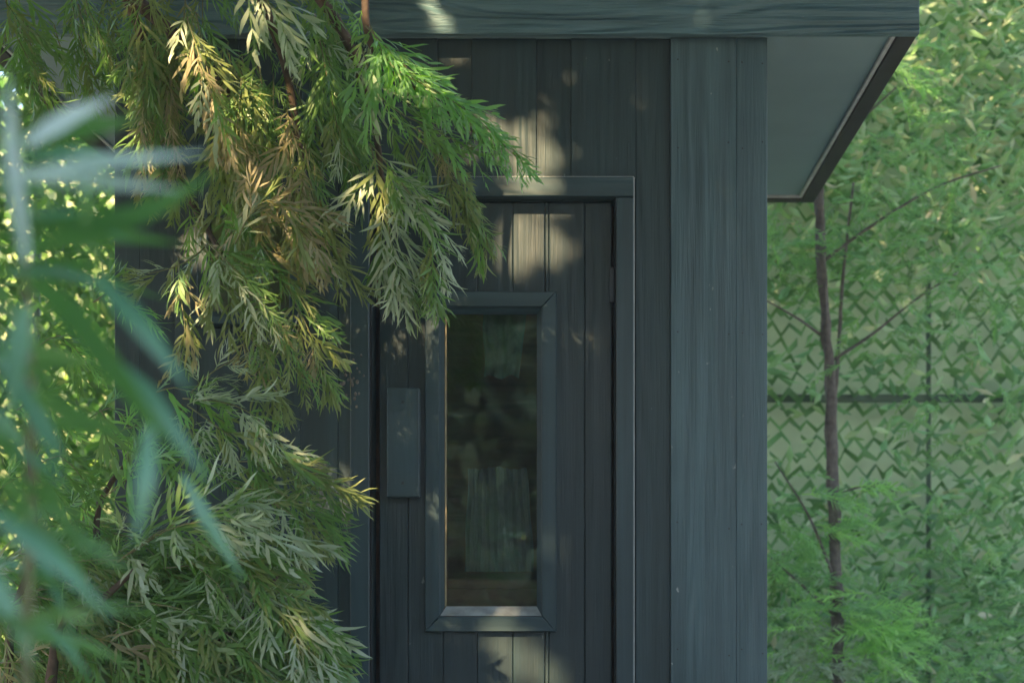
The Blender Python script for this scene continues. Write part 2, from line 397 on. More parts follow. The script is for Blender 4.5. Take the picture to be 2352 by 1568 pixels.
# window trim: four mitred boards, bevelled faces
o = (X(975), X(1278), Z(667), Z(1450)); k = (X(1009), X(1244), Z(703), Z(1414))
y0 = yd - .024; y1 = yd - .0005
framepiece('window_trim', [(o[0], o[2]), (k[0], k[2]), (k[0], k[3]), (o[0], o[3])], M['trim'], door, y0, y1, .003)
framepiece('window_trim', [(k[1], k[2]), (o[1], o[2]), (o[1], o[3]), (k[1], k[3])], M['trim'], door, y0, y1, .003)
framepiece('window_trim', [(o[0]+.001, o[2]), (o[1]-.001, o[2]), (k[1], k[2]+.0006), (k[0], k[2]+.0006)], M['trim_h'], door, y0-.001, y1, .003)
framepiece('window_trim', [(k[0], k[3]-.0006), (k[1], k[3]-.0006), (o[1]-.001, o[3]), (o[0]+.001, o[3])], M['trim_h'], door, y0-.001, y1, .003)
# sloping glazing beads: front edge at the trim, back edge at the glass
def bead(name, a, b_, c_, d, mat, ya, yb_):
    bm = bmesh.new()
    v = [bm.verts.new(p) for p in ((a[0], ya, a[1]), (b_[0], ya, b_[1]), (c_[0], yb_, c_[1]), (d[0], yb_, d[1]), (a[0], yb_+.004, a[1]), (b_[0], yb_+.004, b_[1]))]
    for f in ((0, 1, 2, 3), (0, 3, 4), (1, 5, 2), (3, 2, 5, 4), (0, 4, 5, 1)): bm.faces.new([v[i] for i in f])
    bmesh.ops.recalc_face_normals(bm, faces=bm.faces)
    return bmobj(name, bm, mat, door)
i1 = (k[0]+.0004, k[1]-.0004, k[2]-.0004, k[3]+.0004); g1 = (gl_, gr_, gt_, gb_)
ya, yg = yd-.014, yd+.010
bead('glazing_bead', (i1[0], i1[3]), (i1[0], i1[2]), (g1[0]-.005, g1[2]), (g1[0]-.005, g1[3]), M['trim'], ya, yg)
bead('glazing_bead', (i1[1], i1[3]), (i1[1], i1[2]), (g1[1], g1[2]), (g1[1], g1[3]), M['trim'], ya, yg)
bead('glazing_bead', (i1[0], i1[2]), (i1[1], i1[2]), (g1[1], g1[2]), (g1[0], g1[2]), M['trim_h'], ya-.0005, yg)
bead('glazing_bead', (i1[0], i1[3]), (i1[1], i1[3]), (g1[1], g1[3]), (g1[0], g1[3]), M['bead_lit'], ya-.0005, yg)
box('bare_wood_edge', g1[0]-.0045, g1[0]+.0005, yg-.001, yg+.0035, g1[3], g1[2], M['bead'], door)
box('glass_pane', gl_-.008, gr_+.008, yg+.0045, yg+.0085, gb_-.008, gt_+.008, M['glass'], door)
# handle block on two standoffs
hd = box('handle', X(890), X(965), yd-.052, yd-.024, Z(1142), Z(892), M['trim'], door, .003)
for v in (940, 1095): box('standoff', X(912), X(942), yd-.0235, yd-.0005, Z(v+18), Z(v-18), M['metal'], hd)
for v in (650,):
    h = box('hinge', X(1400), X(1412), yd-.010, yd-.001, Z(v+40), Z(v-40), M['metal'], door, .001)
    for q in (-24, 0, 24): box('screw', X(1404), X(1407.5), yd-.012, yd-.0102, Z(v+q+2), Z(v+q-2), M['metal'], h)

for v in (925, 1110): box('screw', X(924), X(930), yd-.0535, yd-.0525, Z(v+3), Z(v-3), M['metal'], hd)
# small window behind the foliage
win = empty('window', (0, 0, 0), cabin); win.matrix_parent_inverse = Matrix.Translation(cabin.location).inverted()
box('frame', wnl, wnl+.03, YW-.015, YW+.05, wnb+.03, wnt, M['trim'], win, .002)
box('frame', wnr-.03, wnr, YW-.015, YW+.05, wnb+.03, wnt, M['trim'], win, .002)
box('frame', wnl+.031, wnr-.031, YW-.014, YW+.05, wnt-.03, wnt, M['trim_h'], win, .002)
box('frame', wnl+.031, wnr-.031, YW-.014, YW+.05, wnb+.03, wnb+.045, M['trim_h'], win, .002)
box('sill', wnl-.012, wnr+.012, YW-.04, YW+.05, wnb+.004, wnb+.029, M['trim_h'], win, .003)
box('pane', wnl+.031, wnr-.031, YW+.012, YW+.016, wnb+.046, wnt-.031, M['glass'], win)
box('sunlit_panel', wnl+.031, wnr-.031, YW+.03, YW+.033, wnb+.046, wnt-.031, M['sunlit_panel'], win)

# things inside, seen through the door glass
xs = np.linspace(X(1068, 4.2), X(1226, 4.2), 90)
bm = bmesh.new(); rows = []
for zi in range(9):
    zz = Z(1312, 4.2) + (Z(1075, 4.2) - Z(1312, 4.2)) * zi / 8
    rows.append([bm.verts.new((xs[30] + (x-xs[30])*(1-.16*(zi/8)**1.5) + .002*math.sin(zi*1.3+k*.2), 4.19 + .013*math.sin(k*.52 + .9*math.sin(k*.17+zi*.25)) + .004*math.sin(k*1.7), zz - (.012*math.sin(k*.11)+.004*math.sin(k*.5))*(zi/8)*.3)) for k, x in enumerate(xs)])
for a, b2 in zip(rows[:-1], rows[1:]):
    for k2 in range(len(xs)-1): bm.faces.new((a[k2], a[k2+1], b2[k2+1], b2[k2]))
cu = bmobj('curtain', bm, M['cloth'], None, True)
tag(cu, 'grey green pleated curtain hanging low inside the cabin behind the door glass', 'curtain')
bm = bmesh.new(); rows = []
for zi in range(8):
    f_ = zi/7; zz = Z(868, 4.2) + (Z(705, 4.2) - Z(868, 4.2)) * f_
    xa, xb = X(1112, 4.2) + .004*math.sin(zi), X(1192, 4.2) + (X(1212, 4.2)-X(1192, 4.2))*f_
    rows.append([bm.verts.new((xa+(xb-xa)*k/20, 4.18 + .008*math.sin(k*.7+zi*.4) + .004*math.sin(k*1.9), zz + .006*math.sin(k*.5))) for k in range(21)])
for a, b2 in zip(rows[:-1], rows[1:]):
    for k2 in range(20): bm.faces.new((a[k2], a[k2+1], b2[k2+1], b2[k2]))
tw = bmobj('towel', bm, M['towel'], None, True)
tag(tw, 'pale green crumpled towel hanging high inside the cabin behind the door glass', 'towel')
bench = empty('bench', (X(1100), 4.5, .05)); tag(bench, 'brown wooden bench inside the cabin seen low through the door glass', 'bench')
zbn = Z(1330, 4.35)
for q in range(3): box('slat', X(900, 4.3), X(1400, 4.3), 4.26 + q*.09, 4.34 + q*.09, zbn-.03, zbn, M['inside'], bench, .003)
box('apron', X(900, 4.3), X(1400, 4.3), 4.262, 4.28, zbn-.16, zbn-.031, M['inside'], bench, .002)
for xx in (X(905, 4.3), X(1375, 4.3)): box('leg', xx, xx+.04, 4.30, 4.34, .05, zbn-.031, M['inside'], bench, .002)

# ------------------------------------------------------------------ feathery leaf shapes
def make_leaf(seed, npair, lobe, width, ang, droop, fork=.25, nseg=3):
    """unit long leaf along +X, lobes spreading to +-Y, droops to -Z; returns verts, tris"""
    r = random.Random(seed); V = []; F = []
    def rach(t):
        return Vector((t * math.cos(droop*t*.5), 0.03*math.sin(3*t + seed), -droop*.5*t*t))
    def strip(p, d, nrm, ln, wd, curl, bend):
        """a narrow lobe"""
        i0 = len(V); pos = Vector(p); dr = Vector(d).normalized(); side = dr.cross(nrm).normalized()
        for s in range(nseg + 1):
            t = s / nseg
            wv = wd * (0.35, 1.0, .72, 0)[s] if nseg == 3 else wd*(.35, .9, 1, .6, 0)[s]
            if s < nseg:
                V.append(pos + side*wv*.5 + nrm*wv*.18); V.append(pos - side*wv*.5)
            else: V.append(Vector(pos))
            dr = (dr + side*r.uniform(-.28, .28) + bend/nseg*Vector((1, 0, 0)) + Vector((0, 0, -curl/nseg))).normalized()
            side = dr.cross(nrm).normalized()
            pos = pos + dr * ln / nseg
        for s in range(nseg - 1):
            a = i0 + 2*s; F.append((a, a+1, a+3)); F.append((a, a+3, a+2))
        a = i0 + 2*(nseg-1); F.append((a, a+1, a+2))
    nrm = Vector((0, 0, 1))
    # rachis
    i0 = len(V); nr = 6
    for s in range(nr+1):
        t = s/nr; p = rach(t); ww = .012*(1-t*.75)
        V.append(p + Vector((0, ww, .004))); V.append(p - Vector((0, ww, -.004)))
    for s in range(nr):
        a = i0+2*s; F.append((a, a+1, a+3)); F.append((a, a+3, a+2))
    for i in range(npair):
        t = .14 + .84 * i / (npair-1)
        env = (math.sin(math.pi*min(1, .22 + .72*t)))**.8
        for sg in (-1, 1):
            tt = min(1, t + r.uniform(-.02, .02)); p = rach(tt)
            a = math.radians(ang * (1 - .45*tt) * r.uniform(.8, 1.25))
            ln = lobe * env * r.uniform(.75, 1.2)
            up = r.uniform(-.45, .5)
            d = Vector((math.cos(a), sg*math.sin(a), up))
            nn = (nrm + Vector((r.uniform(-.35, .35), r.uniform(-.5, .5), 0))).normalized()
            strip(p, d, nn, ln, width*r.uniform(.75, 1.25), r.uniform(-.4, 1.3), r.uniform(0, 1.5))
            if r.random() < fork:
                q = p + d.normalized()*ln*.35
                a2 = a + math.radians(25)*r.choice((-1, 1)); d2 = Vector((math.cos(a2), sg*math.sin(a2), up))
                strip(q, d2, nn, ln*.55, width*.7, .4, .3)
    strip(rach(1), Vector((1, 0, -droop*.6)), nrm, lobe*.55, width, .3, 0)
    return np.array([tuple(v) for v in V]), np.array(F)
LEAF = {'grev': [make_leaf(i, random.choice((6, 7, 8, 9)), random.uniform(.55, .8), random.uniform(.042, .060), random.uniform(28, 44), random.uniform(.3, 1.2), .35, 4) for i in range(14)],
        'broad': [make_leaf(50+i, random.choice((4, 5, 6)), random.uniform(.5, .7), random.uniform(.062, .080), random.uniform(28, 40), random.uniform(.1, .6), .3, 4) for i in range(6)],
        'fern': [make_leaf(90+i, 15, random.uniform(.20, .27), .032, 66, random.uniform(.3, .9), 0) for i in range(5)]}
LEAFMESH = {}
def leaf_mesh(kind, i):
    if (kind, i) not in LEAFMESH:
        v, f = LEAF[kind][i]
        me = fast_mesh('leaf', v, f); me.materials.append(M['green']); LEAFMESH[(kind, i)] = me
    return LEAFMESH[(kind, i)]

class Plant:
    def __init__(s, root): s.root = root; s.leaves = []; s.inv = Matrix.Translation(root.location).inverted()
    def wood(s, name, pts, r0, r1, mat, n=14, seg=7, wob=0.):
        me = tube_mesh(name, smooth_path(pts, n), r0, r1, seg, wob)
        return link(name, me, mat, s.root)
    def leaf(s, kind, p, d, nrm, size, cls):
        d = d.normalized(); side = nrm.cross(d)
        if side.length < .05: side = Vector((1, 0, 0)).cross(d)
        side.normalize(); nn = d.cross(side).normalized()
        m = Matrix.Translation(p) @ Matrix((d, side, nn)).transposed().to_4x4() @ Matrix.Scale(size, 4)
        s.leaves.append((kind, random.randrange(len(LEAF[kind])), m, cls, size))
    def spray(s, pts, size, mix, kind='grev', gap=.022, twig=.0022, spread=48, start=.05, facing=.6, grav=.35, tmat='twig'):
        """a branchlet with leaves spiralling along it"""
        tot = sum((Vector(a)-Vector(b2)).length for a, b2 in zip(pts[:-1], pts[1:]))
        n = max(4, int(tot/(gap*1.22))); path = smooth_path(pts, n)
        me = tube_mesh('twig', path[::2] if len(path) > 8 else path, twig, twig*.45, 5); link('twig', me, M[tmat], s.root)
        ph = random.uniform(0, 6)
        for i in range(int(start*n), n+1):
            t = i/n
            tg = (path[min(i+1, n)] - path[max(i-1, 0)]).normalized()
            ph += 2.4
            a = tg.orthogonal().normalized(); a = Quaternion(tg, ph) @ a
            # flatten the spiral a little towards the picture plane side by side look
            a.y *= .55
            if a.length < .1: a = Vector((1, 0, 0))
            a.normalize()
            sp = math.radians(spread * (1 - .55*t) * random.uniform(.7, 1.25))
            d = tg*math.cos(sp) + a*math.sin(sp) + Vector((0, 0, -grav*random.uniform(.3, 1.2)))
            nrm = Vector((random.uniform(-.5, .5), -facing + random.uniform(-.5, .4), .55 + random.uniform(-.4, .4)))
            cl = random.choices([c for c, _ in mix], [w_ for _, w_ in mix])[0]
            s.leaf(kind, path[i], d, nrm, size*random.uniform(.6, 1.3)*(1 - .3*t), cl)
    def finish(s, leafname='leaf', stuffname='foliage', stufflabel=None, limit=300):
        def score(q):
            p = q[2].translation; u = VPX + p.x*FPX/p.y; v = VPY - (p.z-CAMZ)*FPX/p.y
            inn = 1 if (-60 < u < 2412 and -60 < v < 1628) else .01
            return inn * q[4] / p.y
        s.leaves.sort(key=score, reverse=True)
        inview = [q for q in s.leaves if score(q) > .003]
        single = random.sample(inview, min(limit, len(inview)))
        ids = {id(q) for q in single}
        for q in single:
            me = leaf_mesh(q[0], q[1]); ob = bpy.data.objects.new(leafname, me); C.objects.link(ob)
            ob.parent = s.root; ob.matrix_parent_inverse = s.inv.copy(); ob.matrix_basis = q[2]
            ob.material_slots[0].link = 'OBJECT'; ob.material_slots[0].material = M[q[3]]
        rest = [q for q in s.leaves if id(q) not in ids]
        if rest:
            Vs = []; Fs = []; Ms = []; base = 0; order = sorted({q[3] for q in rest})
            for q in rest:
                v, f = LEAF[q[0]][q[1]]; m = np.array(q[2])
                Vs.append(v @ m[:3, :3].T + m[:3, 3]); Fs.append(f + base); base += len(v); Ms.append(np.full(len(f), order.index(q[3])))
            me = fast_mesh(stuffname, np.concatenate(Vs), np.concatenate(Fs), np.concatenate(Ms))
            ob = link(stuffname, me, [M[c] for c in order], s.root); ob['kind'] = 'stuff'

# ------------------------------------------------------------------ overhanging tree, upper left
G = [('green', 7), ('olive', 1.5), ('silver', .7)]
OL = [('olive', 4), ('green', 4), ('tan', .5)]
SV = [('silver', 5), ('green', 1)]
TN = [('tan', 4), ('olive', 3), ('green', 1)]
BR = [('bright', 7), ('green', 1), ('silver', .8)]
MX = [('green', 4), ('olive', 2), ('silver', 2)]
def D(pts): return [P(*p) for p in pts]

troot = empty('feathery_tree', (P(-520, 1350, 3.3).x, 3.3, 0))
tag(troot, 'feathery silver green leaved tree overhanging the cabin from the upper left, long drooping sprays', 'tree')
T = Plant(troot)
tb = troot.location
T.wood('trunk', [tb, tb+Vector((.05, 0, 1.2)), tb+Vector((.1, .05, 2.3)), tb+Vector((.25, .1, 3.1))], .075, .045, M['bark'], 16, 10, .25)
T.wood('limb', [tb+Vector((.1, .05, 2.3)), P(-40, -180, 3.4), P(290, -10, 3.55), P(470, 150, 3.6), P(560, 260, 3.65)], .032, .009, M['bark'], 20, 8, .25)
T.wood('limb', [tb+Vector((.1, .05, 2.2)), P(0, -330, 3.3), P(500, -220, 3.45), P(760, 30, 3.55), P(850, 250, 3.6), P(880, 420, 3.62)], .03, .006, M['bark'], 20, 8, .25)
T.wood('limb', [P(290, -10, 3.55), P(360, 180, 3.66), P(420, 420, 3.7), P(520, 600, 3.7)], .016, .006, M['bark'], 16, 7, .25)
T.wood('limb', [P(850, -120, 3.45), P(840, 40, 3.45), P(880, 150, 3.45), P(1000, 235, 3.45), P(1150, 350, 3.45)], .012, .003, M['bark'], 16, 7, .2)
T.wood('limb', [P(500, -200, 3.5), P(640, 100, 3.6), P(690, 350, 3.65), P(720, 560, 3.65)], .016, .005, M['bark'], 16, 7, .2)
S = .135
spr = [
 ([(840, 60, 3.42), (950, 170, 3.4), (1080, 260, 3.4), (1200, 375, 3.42)], .12, BR, 'broad', .009),
 ([(850, 60, 3.4), (900, 150, 3.38), (1010, 215, 3.36), (1130, 290, 3.38)], .12, BR, 'broad', .011),
 ([(830, 110, 3.45), (880, 230, 3.42), (1000, 300, 3.42), (1120, 360, 3.44)], .12, [('bright', 3), ('green', 3), ('silver', 1)], 'broad', .018),
 ([(835, 20, 3.45), (860, 120, 3.45), (870, 200, 3.45)], .12, [('bright', 4), ('silver', 1.5), ('green', 2)], 'broad', .018),
 ([(850, 330, 3.5), (880, 450, 3.48), (900, 560, 3.48), (930, 655, 3.5)], .15, [('silver', 5), ('olive', 2), ('green', 2)], 'grev', .015),
 ([(850, 330, 3.46), (930, 430, 3.44), (990, 540, 3.45), (990, 640, 3.47)], .14, [('silver', 3), ('green', 4), ('olive', 3)], 'grev', .016),
 ([(940, 300, 3.5), (1030, 390, 3.5), (1080, 480, 3.52), (1115, 550, 3.53)], .12, [('olive', 5), ('green', 3), ('tan', 1)], 'grev', .016),
 ([(900, 270, 3.5), (1010, 330, 3.5), (1060, 420, 3.52), (1090, 500, 3.53)], .12, OL, 'grev', .018),
 ([(560, -60, 3.3), (600, -10, 3.28), (640, 40, 3.28)], .15, SV, 'broad', .02),
 ([(450, 30, 3.48), (470, 130, 3.45), (490, 220, 3.44), (520, 310, 3.45)], .13, TN, 'broad', .018),
 ([(430, 40, 3.4), (455, 120, 3.38), (480, 200, 3.37), (525, 300, 3.37)], .13, [('tan', 3), ('olive', 2), ('green', 2), ('silver', 2)], 'broad', .018),
 ([(540, 560, 3.42), (590, 470, 3.38), (660, 470, 3.37), (720, 560, 3.38)], .14, [('tan', 3), ('olive', 2), ('green', 2), ('silver', 2)], 'broad', .018),
 ([(640, 430, 3.5), (600, 450, 3.48), (560, 490, 3.46), (540, 530, 3.46)], .12, TN, 'broad', .02),
 ([(560, 500, 3.5), (640, 470, 3.47), (700, 520, 3.46), (750, 600, 3.46)], .14, [('tan', 4), ('olive', 3), ('silver', 1)], 'broad', .016),
 ([(660, 250, 3.5), (670, 380, 3.48), (680, 500, 3.48), (700, 560, 3.5)], .14, [('tan', 3), ('olive', 3)], 'grev', .018),
 ([(700, 330, 3.5), (720, 450, 3.5), (745, 540, 3.5), (775, 600, 3.5)], .14, OL, 'grev', .016),
 ([(480, 560, 3.52), (430, 600, 3.5), (380, 620, 3.5), (340, 628, 3.5)], .12, [('silver', 2), ('olive', 2), ('green', 1)], 'grev', .026),
 ([(410, 590, 3.52), (415, 680, 3.5), (425, 750, 3.5), (415, 800, 3.5)], .11, [('tan', 4), ('olive', 2)], 'broad', .028),
 ([(470, 560, 3.5), (520, 660, 3.48), (590, 760, 3.48), (640, 900, 3.5)], .13, [('silver', 2), ('olive', 4), ('green', 2)], 'grev', .017),
 ([(480, 560, 3.44), (530, 610, 3.42), (580, 670, 3.42), (620, 740, 3.44)], .13, [('silver', 4), ('green', 3)], 'grev', .018),
 ([(600, 560, 3.52), (660, 660, 3.52), (710, 760, 3.52), (740, 850, 3.54)], .14, OL, 'grev', .017),
 ([(600, 680, 3.5), (650, 780, 3.5), (690, 850, 3.52)], .13, OL, 'grev', .02),
 ([(555, 760, 3.52), (580, 840, 3.52), (640, 920, 3.52)], .11, TN + [('olive', 3)], 'grev', .022),
]
for pts, sz, mix, kd, gap in spr: T.spray(D(pts), sz, mix, kd, gap)
# general body of the crown
for i in range(25):
    u = random.uniform(330, 800); v = random.uniform(-120, 280)
    Y = random.uniform(3.48, 3.8); ln = random.uniform(140, 260)
    dx = (u - 520)/330*70 + random.uniform(-30, 30)
    if u > 700 and v > 150: ln *= .7
    mix = G if u > 560 else ([('tan', .5), ('olive', 3), ('green', 5)] if random.random() < .5 else OL)
    T.spray(D([(u, v, Y), (u+dx*.5, v+ln*.5, Y-.02), (u+dx, v+ln, Y)]), .135, mix, 'grev', .02)
for i in range(5):
    u = random.uniform(400, 680); v = random.uniform(330, 450); Y = random.uniform(3.6, 3.85); ln = random.uniform(120, 200)
    T.spray(D([(u, v, Y), (u+15, v+ln*.5, Y), (u+40, v+ln, Y)]), .12, [('green', 4), ('olive', 3)], 'grev', .022)
for i in range(13):   # dim thin sprays at the far upper left
    u = random.uniform(-20, 330); v = random.uniform(-80, 90); Y = random.uniform(3.5, 3.9); ln = random.uniform(120, 240)
    T.spray(D([(u, v, Y), (u+20, v+ln*.5, Y), (u+60, v+ln, Y)]), .12, [('green', 4), ('olive', 1)], 'grev', .028)
for i in range(7):    # brown hanging bundles
    u = random.uniform(320, 400); v = random.uniform(80, 260); Y = random.uniform(3.55, 3.7)
    T.spray(D([(u, v, Y), (u+5, v+90, Y), (u+8, v+190, Y)]), .09, TN, 'grev', .02, grav=1.0, spread=25)
# little dry seed cluster by the door jamb
for i in range(26):
    c = P(805 + random.gauss(0, 13), 880 + random.gauss(0, 32), 3.95)
    bm = bmesh.new(); bmesh.ops.create_icosphere(bm, subdivisions=1, radius=random.uniform(.003, .0055), matrix=Matrix.Translation(c) @ Matrix.Diagonal((1, 1, 1.4, 1)))
    bmobj('seed_pod', bm, M['bark_grey'], T.root, True)
T.wood('seed_stalk', D([(720, 700, 3.6), (770, 780, 3.8), (800, 830, 3.95), (806, 930, 3.95)]), .0018, .0008, M['twig'], 10, 5)
T.finish()

# ------------------------------------------------------------------ shrub, lower left
sroot = empty('feathery_shrub', (P(60, 1350, 3.3).x, 3.35, 0))
tag(sroot, 'bushy feathery green shrub at lower left, silvery sprays reaching towards the door', 'shrub')
H = Plant(sroot); sb = sroot.location
H.wood('stem', [sb, sb+Vector((.03, 0, .3)), P(130, 1460, 3.35), P(230, 1380, 3.4), P(330, 1290, 3.42)], .02, .006, M['bark'], 14, 8, .2)
H.wood('stem', [sb+Vector((.02, .02, 0)), P(140, 1560, 3.5), P(215, 1300, 3.6), P(240, 1130, 3.6), P(420, 930, 3.55)], .016, .005, M['bark'], 14, 8, .2)
H.wood('stem', [sb+Vector((-.02, 0, 0)), P(250, 1700, 3.35), P(500, 1480, 3.4), P(640, 1320, 3.42)], .016, .004, M['bark'], 14, 8, .2)
H.wood('stem', [sb+Vector((-.04, .03, 0)), P(20, 1500, 3.45), P(80, 1250, 3.5), P(60, 1000, 3.5)], .014, .004, M['bark'], 14, 8, .2)
spr = [
 ([(440, 900, 3.5), (480, 860, 3.5), (530, 830, 3.5), (575, 820, 3.5)], .09, SV, 'grev', .018),
 ([(360, 900, 3.5), (400, 890, 3.48), (450, 905, 3.48)], .08, [('bright', 1), ('green', 1)], 'broad', .03),
 ([(420, 915, 3.5), (520, 925, 3.45), (590, 960, 3.42), (640, 1025, 3.42)], .12, SV, 'broad', .016),
 ([(430, 930, 3.5), (500, 980, 3.45), (570, 1030, 3.45), (660, 1060, 3.45)], .12, [('olive', 3), ('silver', 3), ('green', 2)], 'grev', .017),
 ([(420, 940, 3.55), (450, 1020, 3.52), (500, 1090, 3.52), (590, 1120, 3.5)], .12, MX, 'grev', .018),
 ([(520, 1060, 3.5), (620, 1060, 3.47), (690, 1075, 3.46), (745, 1100, 3.46)], .13, [('green', 4), ('olive', 2), ('silver', 1)], 'grev', .018),
 ([(540, 1120, 3.5), (640, 1130, 3.47), (690, 1160, 3.46), (735, 1200, 3.46)], .13, [('green', 4), ('olive', 3), ('silver', 1)], 'grev', .017),
 ([(560, 1130, 3.45), (640, 1160, 3.43), (690, 1200, 3.43), (730, 1240, 3.43)], .12, [('green', 3), ('olive', 2), ('silver', 2)], 'grev', .02),
 ([(270, 1290, 3.4), (350, 1230, 3.33), (430, 1190, 3.3), (520, 1150, 3.3)], .15, [('silver', 3), ('green', 1)], 'broad', .022),
 ([(300, 1270, 3.4), (400, 1210, 3.3), (520, 1195, 3.28), (620, 1220, 3.28)], .15, [('silver', 4), ('green', 1)], 'broad', .020),
 ([(400, 1240, 3.4), (440, 1290, 3.35), (500, 1340, 3.33), (520, 1380, 3.33)], .14, [('silver', 2), ('green', 2)], 'broad', .026),
 ([(470, 1200, 3.42), (560, 1290, 3.38), (660, 1380, 3.36), (735, 1500, 3.38)], .15, G, 'grev', .014),
 ([(520, 1280, 3.42), (620, 1330, 3.4), (700, 1420, 3.38), (770, 1540, 3.4)], .15, G, 'grev', .014),
 ([(560, 1350, 3.36), (640, 1400, 3.34), (690, 1470, 3.33), (710, 1540, 3.34)], .14, [('silver', 4), ('green', 2)], 'grev', .018),
 ([(300, 1380, 3.4), (420, 1400, 3.35), (540, 1470, 3.33), (640, 1580, 3.35)], .16, G, 'grev', .014),
 ([(260, 1420, 3.4), (360, 1470, 3.35), (460, 1540, 3.33), (520, 1640, 3.35)], .16, G, 'grev', .014),
 ([(150, 1420, 3.4), (220, 1480, 3.35), (300, 1560, 3.33), (330, 1640, 3.35)], .15, [('green', 3), ('olive', 3), ('tan', .5)], 'grev', .016),
 ([(230, 940, 3.5), (265, 1000, 3.5), (300, 1060, 3.5)], .13, [('bright', 2), ('green', 3)], 'broad', .03),
 ([(240, 1140, 3.5), (300, 1090, 3.5), (330, 1010, 3.5)], .12, [('green', 3), ('bright', 1)], 'grev', .026),
]
for pts, sz, mix, kd, gap in spr: H.spray(D(pts), sz*1.15, mix, kd, gap*1.1)
for i in range(95):
    u = random.uniform(-120, 510); v = random.uniform(1190, 1580)
    if u < 250 and v < 1300 and random.random() < .6: continue
    Y = random.uniform(3.4, 3.75); ln = random.uniform(120, 230); a = random.uniform(-.2, .9)
    H.spray(D([(u, v, Y), (u+ln*.5*math.cos(a), v+ln*.45*math.sin(a), Y-.02), (u+ln*math.cos(a), v+ln*math.sin(a)+20, Y)]), .14, G if random.random() < .7 else OL, 'grev', .02)
for i in range(9):
    u = random.uniform(-60, 270); v = random.uniform(620, 1250); Y = random.uniform(3.5, 3.8); ln = random.uniform(90, 170)
    H.spray(D([(u, v, Y), (u+ln*.4, v-ln*.2, Y), (u+ln*.8, v+ln*.2, Y)]), .12, [('green', 3), ('bright', 2)], 'grev', .035)
H.finish()

# ------------------------------------------------------------------ strap leaves close to the lens
froot = empty('strap_leaf_plant', (P(40, 1350, 1.15).x, 1.15, 0))
tag(froot, 'long strap leaved plant close to the lens at left edge, strongly out of focus', 'plant')
fr0 = froot.location
me = tube_mesh('stem', smooth_path([fr0, P(60, 1500, 1.15), P(72, 1100, 1.16), P(60, 600, 1.16), P(30, 250, 1.16)], 20), .005, .003, 8); link('stem', me, M['twig'], froot)
def strap(pts, wpx, tilt, Y, mat='teal'):
    wpx *= .74; tilt *= .5; Y *= .86
    path = smooth_path([P(u, v, Y + dy) for (u, v, dy) in pts], 14); n = len(path); V = []; F = []
    wd = wpx * Y / FPX
    for i, p in enumerate(path):
        t = i/(n-1); tg = (path[min(i+1, n-1)] - path[max(i-1, 0)]).normalized()
        view = Vector((p.x, p.y, p.z-CAMZ)).normalized()
        side = tg.cross(view).normalized(); nr = side.cross(tg).normalized()
        side = (side*math.cos(tilt) + nr*math.sin(tilt)).normalized(); nr = side.cross(tg)
        ww = wd*.5*(math.sin(math.pi*min(.5+.5*(t-.35)/.65, 1)) if t > .35 else (.45+.55*t/.35))
        if t > .98: ww = .0006
        V += [p+side*ww+nr*ww*.25, p, p-side*ww+nr*ww*.25]
    for i in range(n-1):
        a = i*3
        F += [(a, a+1, a+4, a+3), (a+1, a+2, a+5, a+4)]
    me = bpy.data.meshes.new('leaf'); me.from_pydata([tuple(v) for v in V], [], F); me.shade_smooth()
    return link('leaf', me, M[mat], froot)
for si, (pts, wpx, tilt, Y) in enumerate([
    ([(60, 330, 0), (150, 270, .02), (265, 222, .03)], 62, .9, 1.1),
    ([(40, 330, 0), (170, 305, .0), (325, 272, .02)], 62, -.3, 1.15),
    ([(60, 600, 0), (25, 350, .0), (18, 165, .02)], 52, .7, 1.05),
    ([(50, 400, 0), (230, 370, -.02), (475, 352, -.01)], 56, 1.0, 1.1),
    ([(50, 400, 0), (220, 412, -.02), (410, 436, -.01)], 56, .95, 1.12),
    ([(70, 520, 0), (300, 500, 0), (500, 395, .02)], 74, -.35, 1.18),
    ([(60, 575, 0), (220, 540, 0), (420, 560, .02)], 56, -.4, 1.25),
    ([(60, 620, 0), (170, 610, 0), (290, 612, .02)], 46, -.2, 1.3),
    ([(195, 520, 0), (200, 420, 0), (205, 330, .02)], 40, -.3, 1.15),
    ([(60, 640, 0), (160, 720, .0), (280, 880, .02), (420, 1060, .03)], 90, -.5, 1.12),
    ([(230, 640, .02), (320, 740, 0), (440, 900, .0)], 74, .8, 1.1),
    ([(250, 820, .02), (360, 930, 0), (480, 1110, .0)], 66, .5, 1.2),
    ([(345, 980, .02), (335, 1110, 0), (310, 1250, .0)], 66, .9, 1.1),
    ([(-40, 1160, 0), (110, 1270, 0), (262, 1420, .02)], 68, .85, 1.08),
    ([(-30, 1180, 0), (80, 1172, 0), (200, 1176, .02)], 40, .9, 1.15),
    ([(-20, 1300, 0), (20, 1400, 0), (78, 1520, .02)], 64, .6, 1.1),
    ([(60, 700, 0), (40, 820, 0), (20, 960, .02)], 70, .4, 1.15),
    ([(150, 1190, 0), (220, 1260, 0), (300, 1310, .02)], 40, .8, 1.2),
    ([(420, 1090, .0), (480, 1200, 0), (560, 1330, .02)], 46, .5, 1.45),
    ([(60, 900, 0), (180, 960, 0), (330, 1010, .02)], 60, -.6, 1.3),
    ([(-30, 760, 0), (50, 900, 0), (150, 1100, .02)], 60, .3, 1.2),
    ([(-40, 1380, 0), (60, 1440, 0), (180, 1460, .02)], 50, .9, 1.1)]):
    strap(pts, wpx, tilt, Y, {0:'pale',2:'pale',3:'pale',4:'pale',10:'blue_green',11:'blue_green',12:'blue_green',13:'blue_green',15:'blue_green',16:'blue_green',18:'blue_green',20:'blue_green'}.get(si, 'teal'))

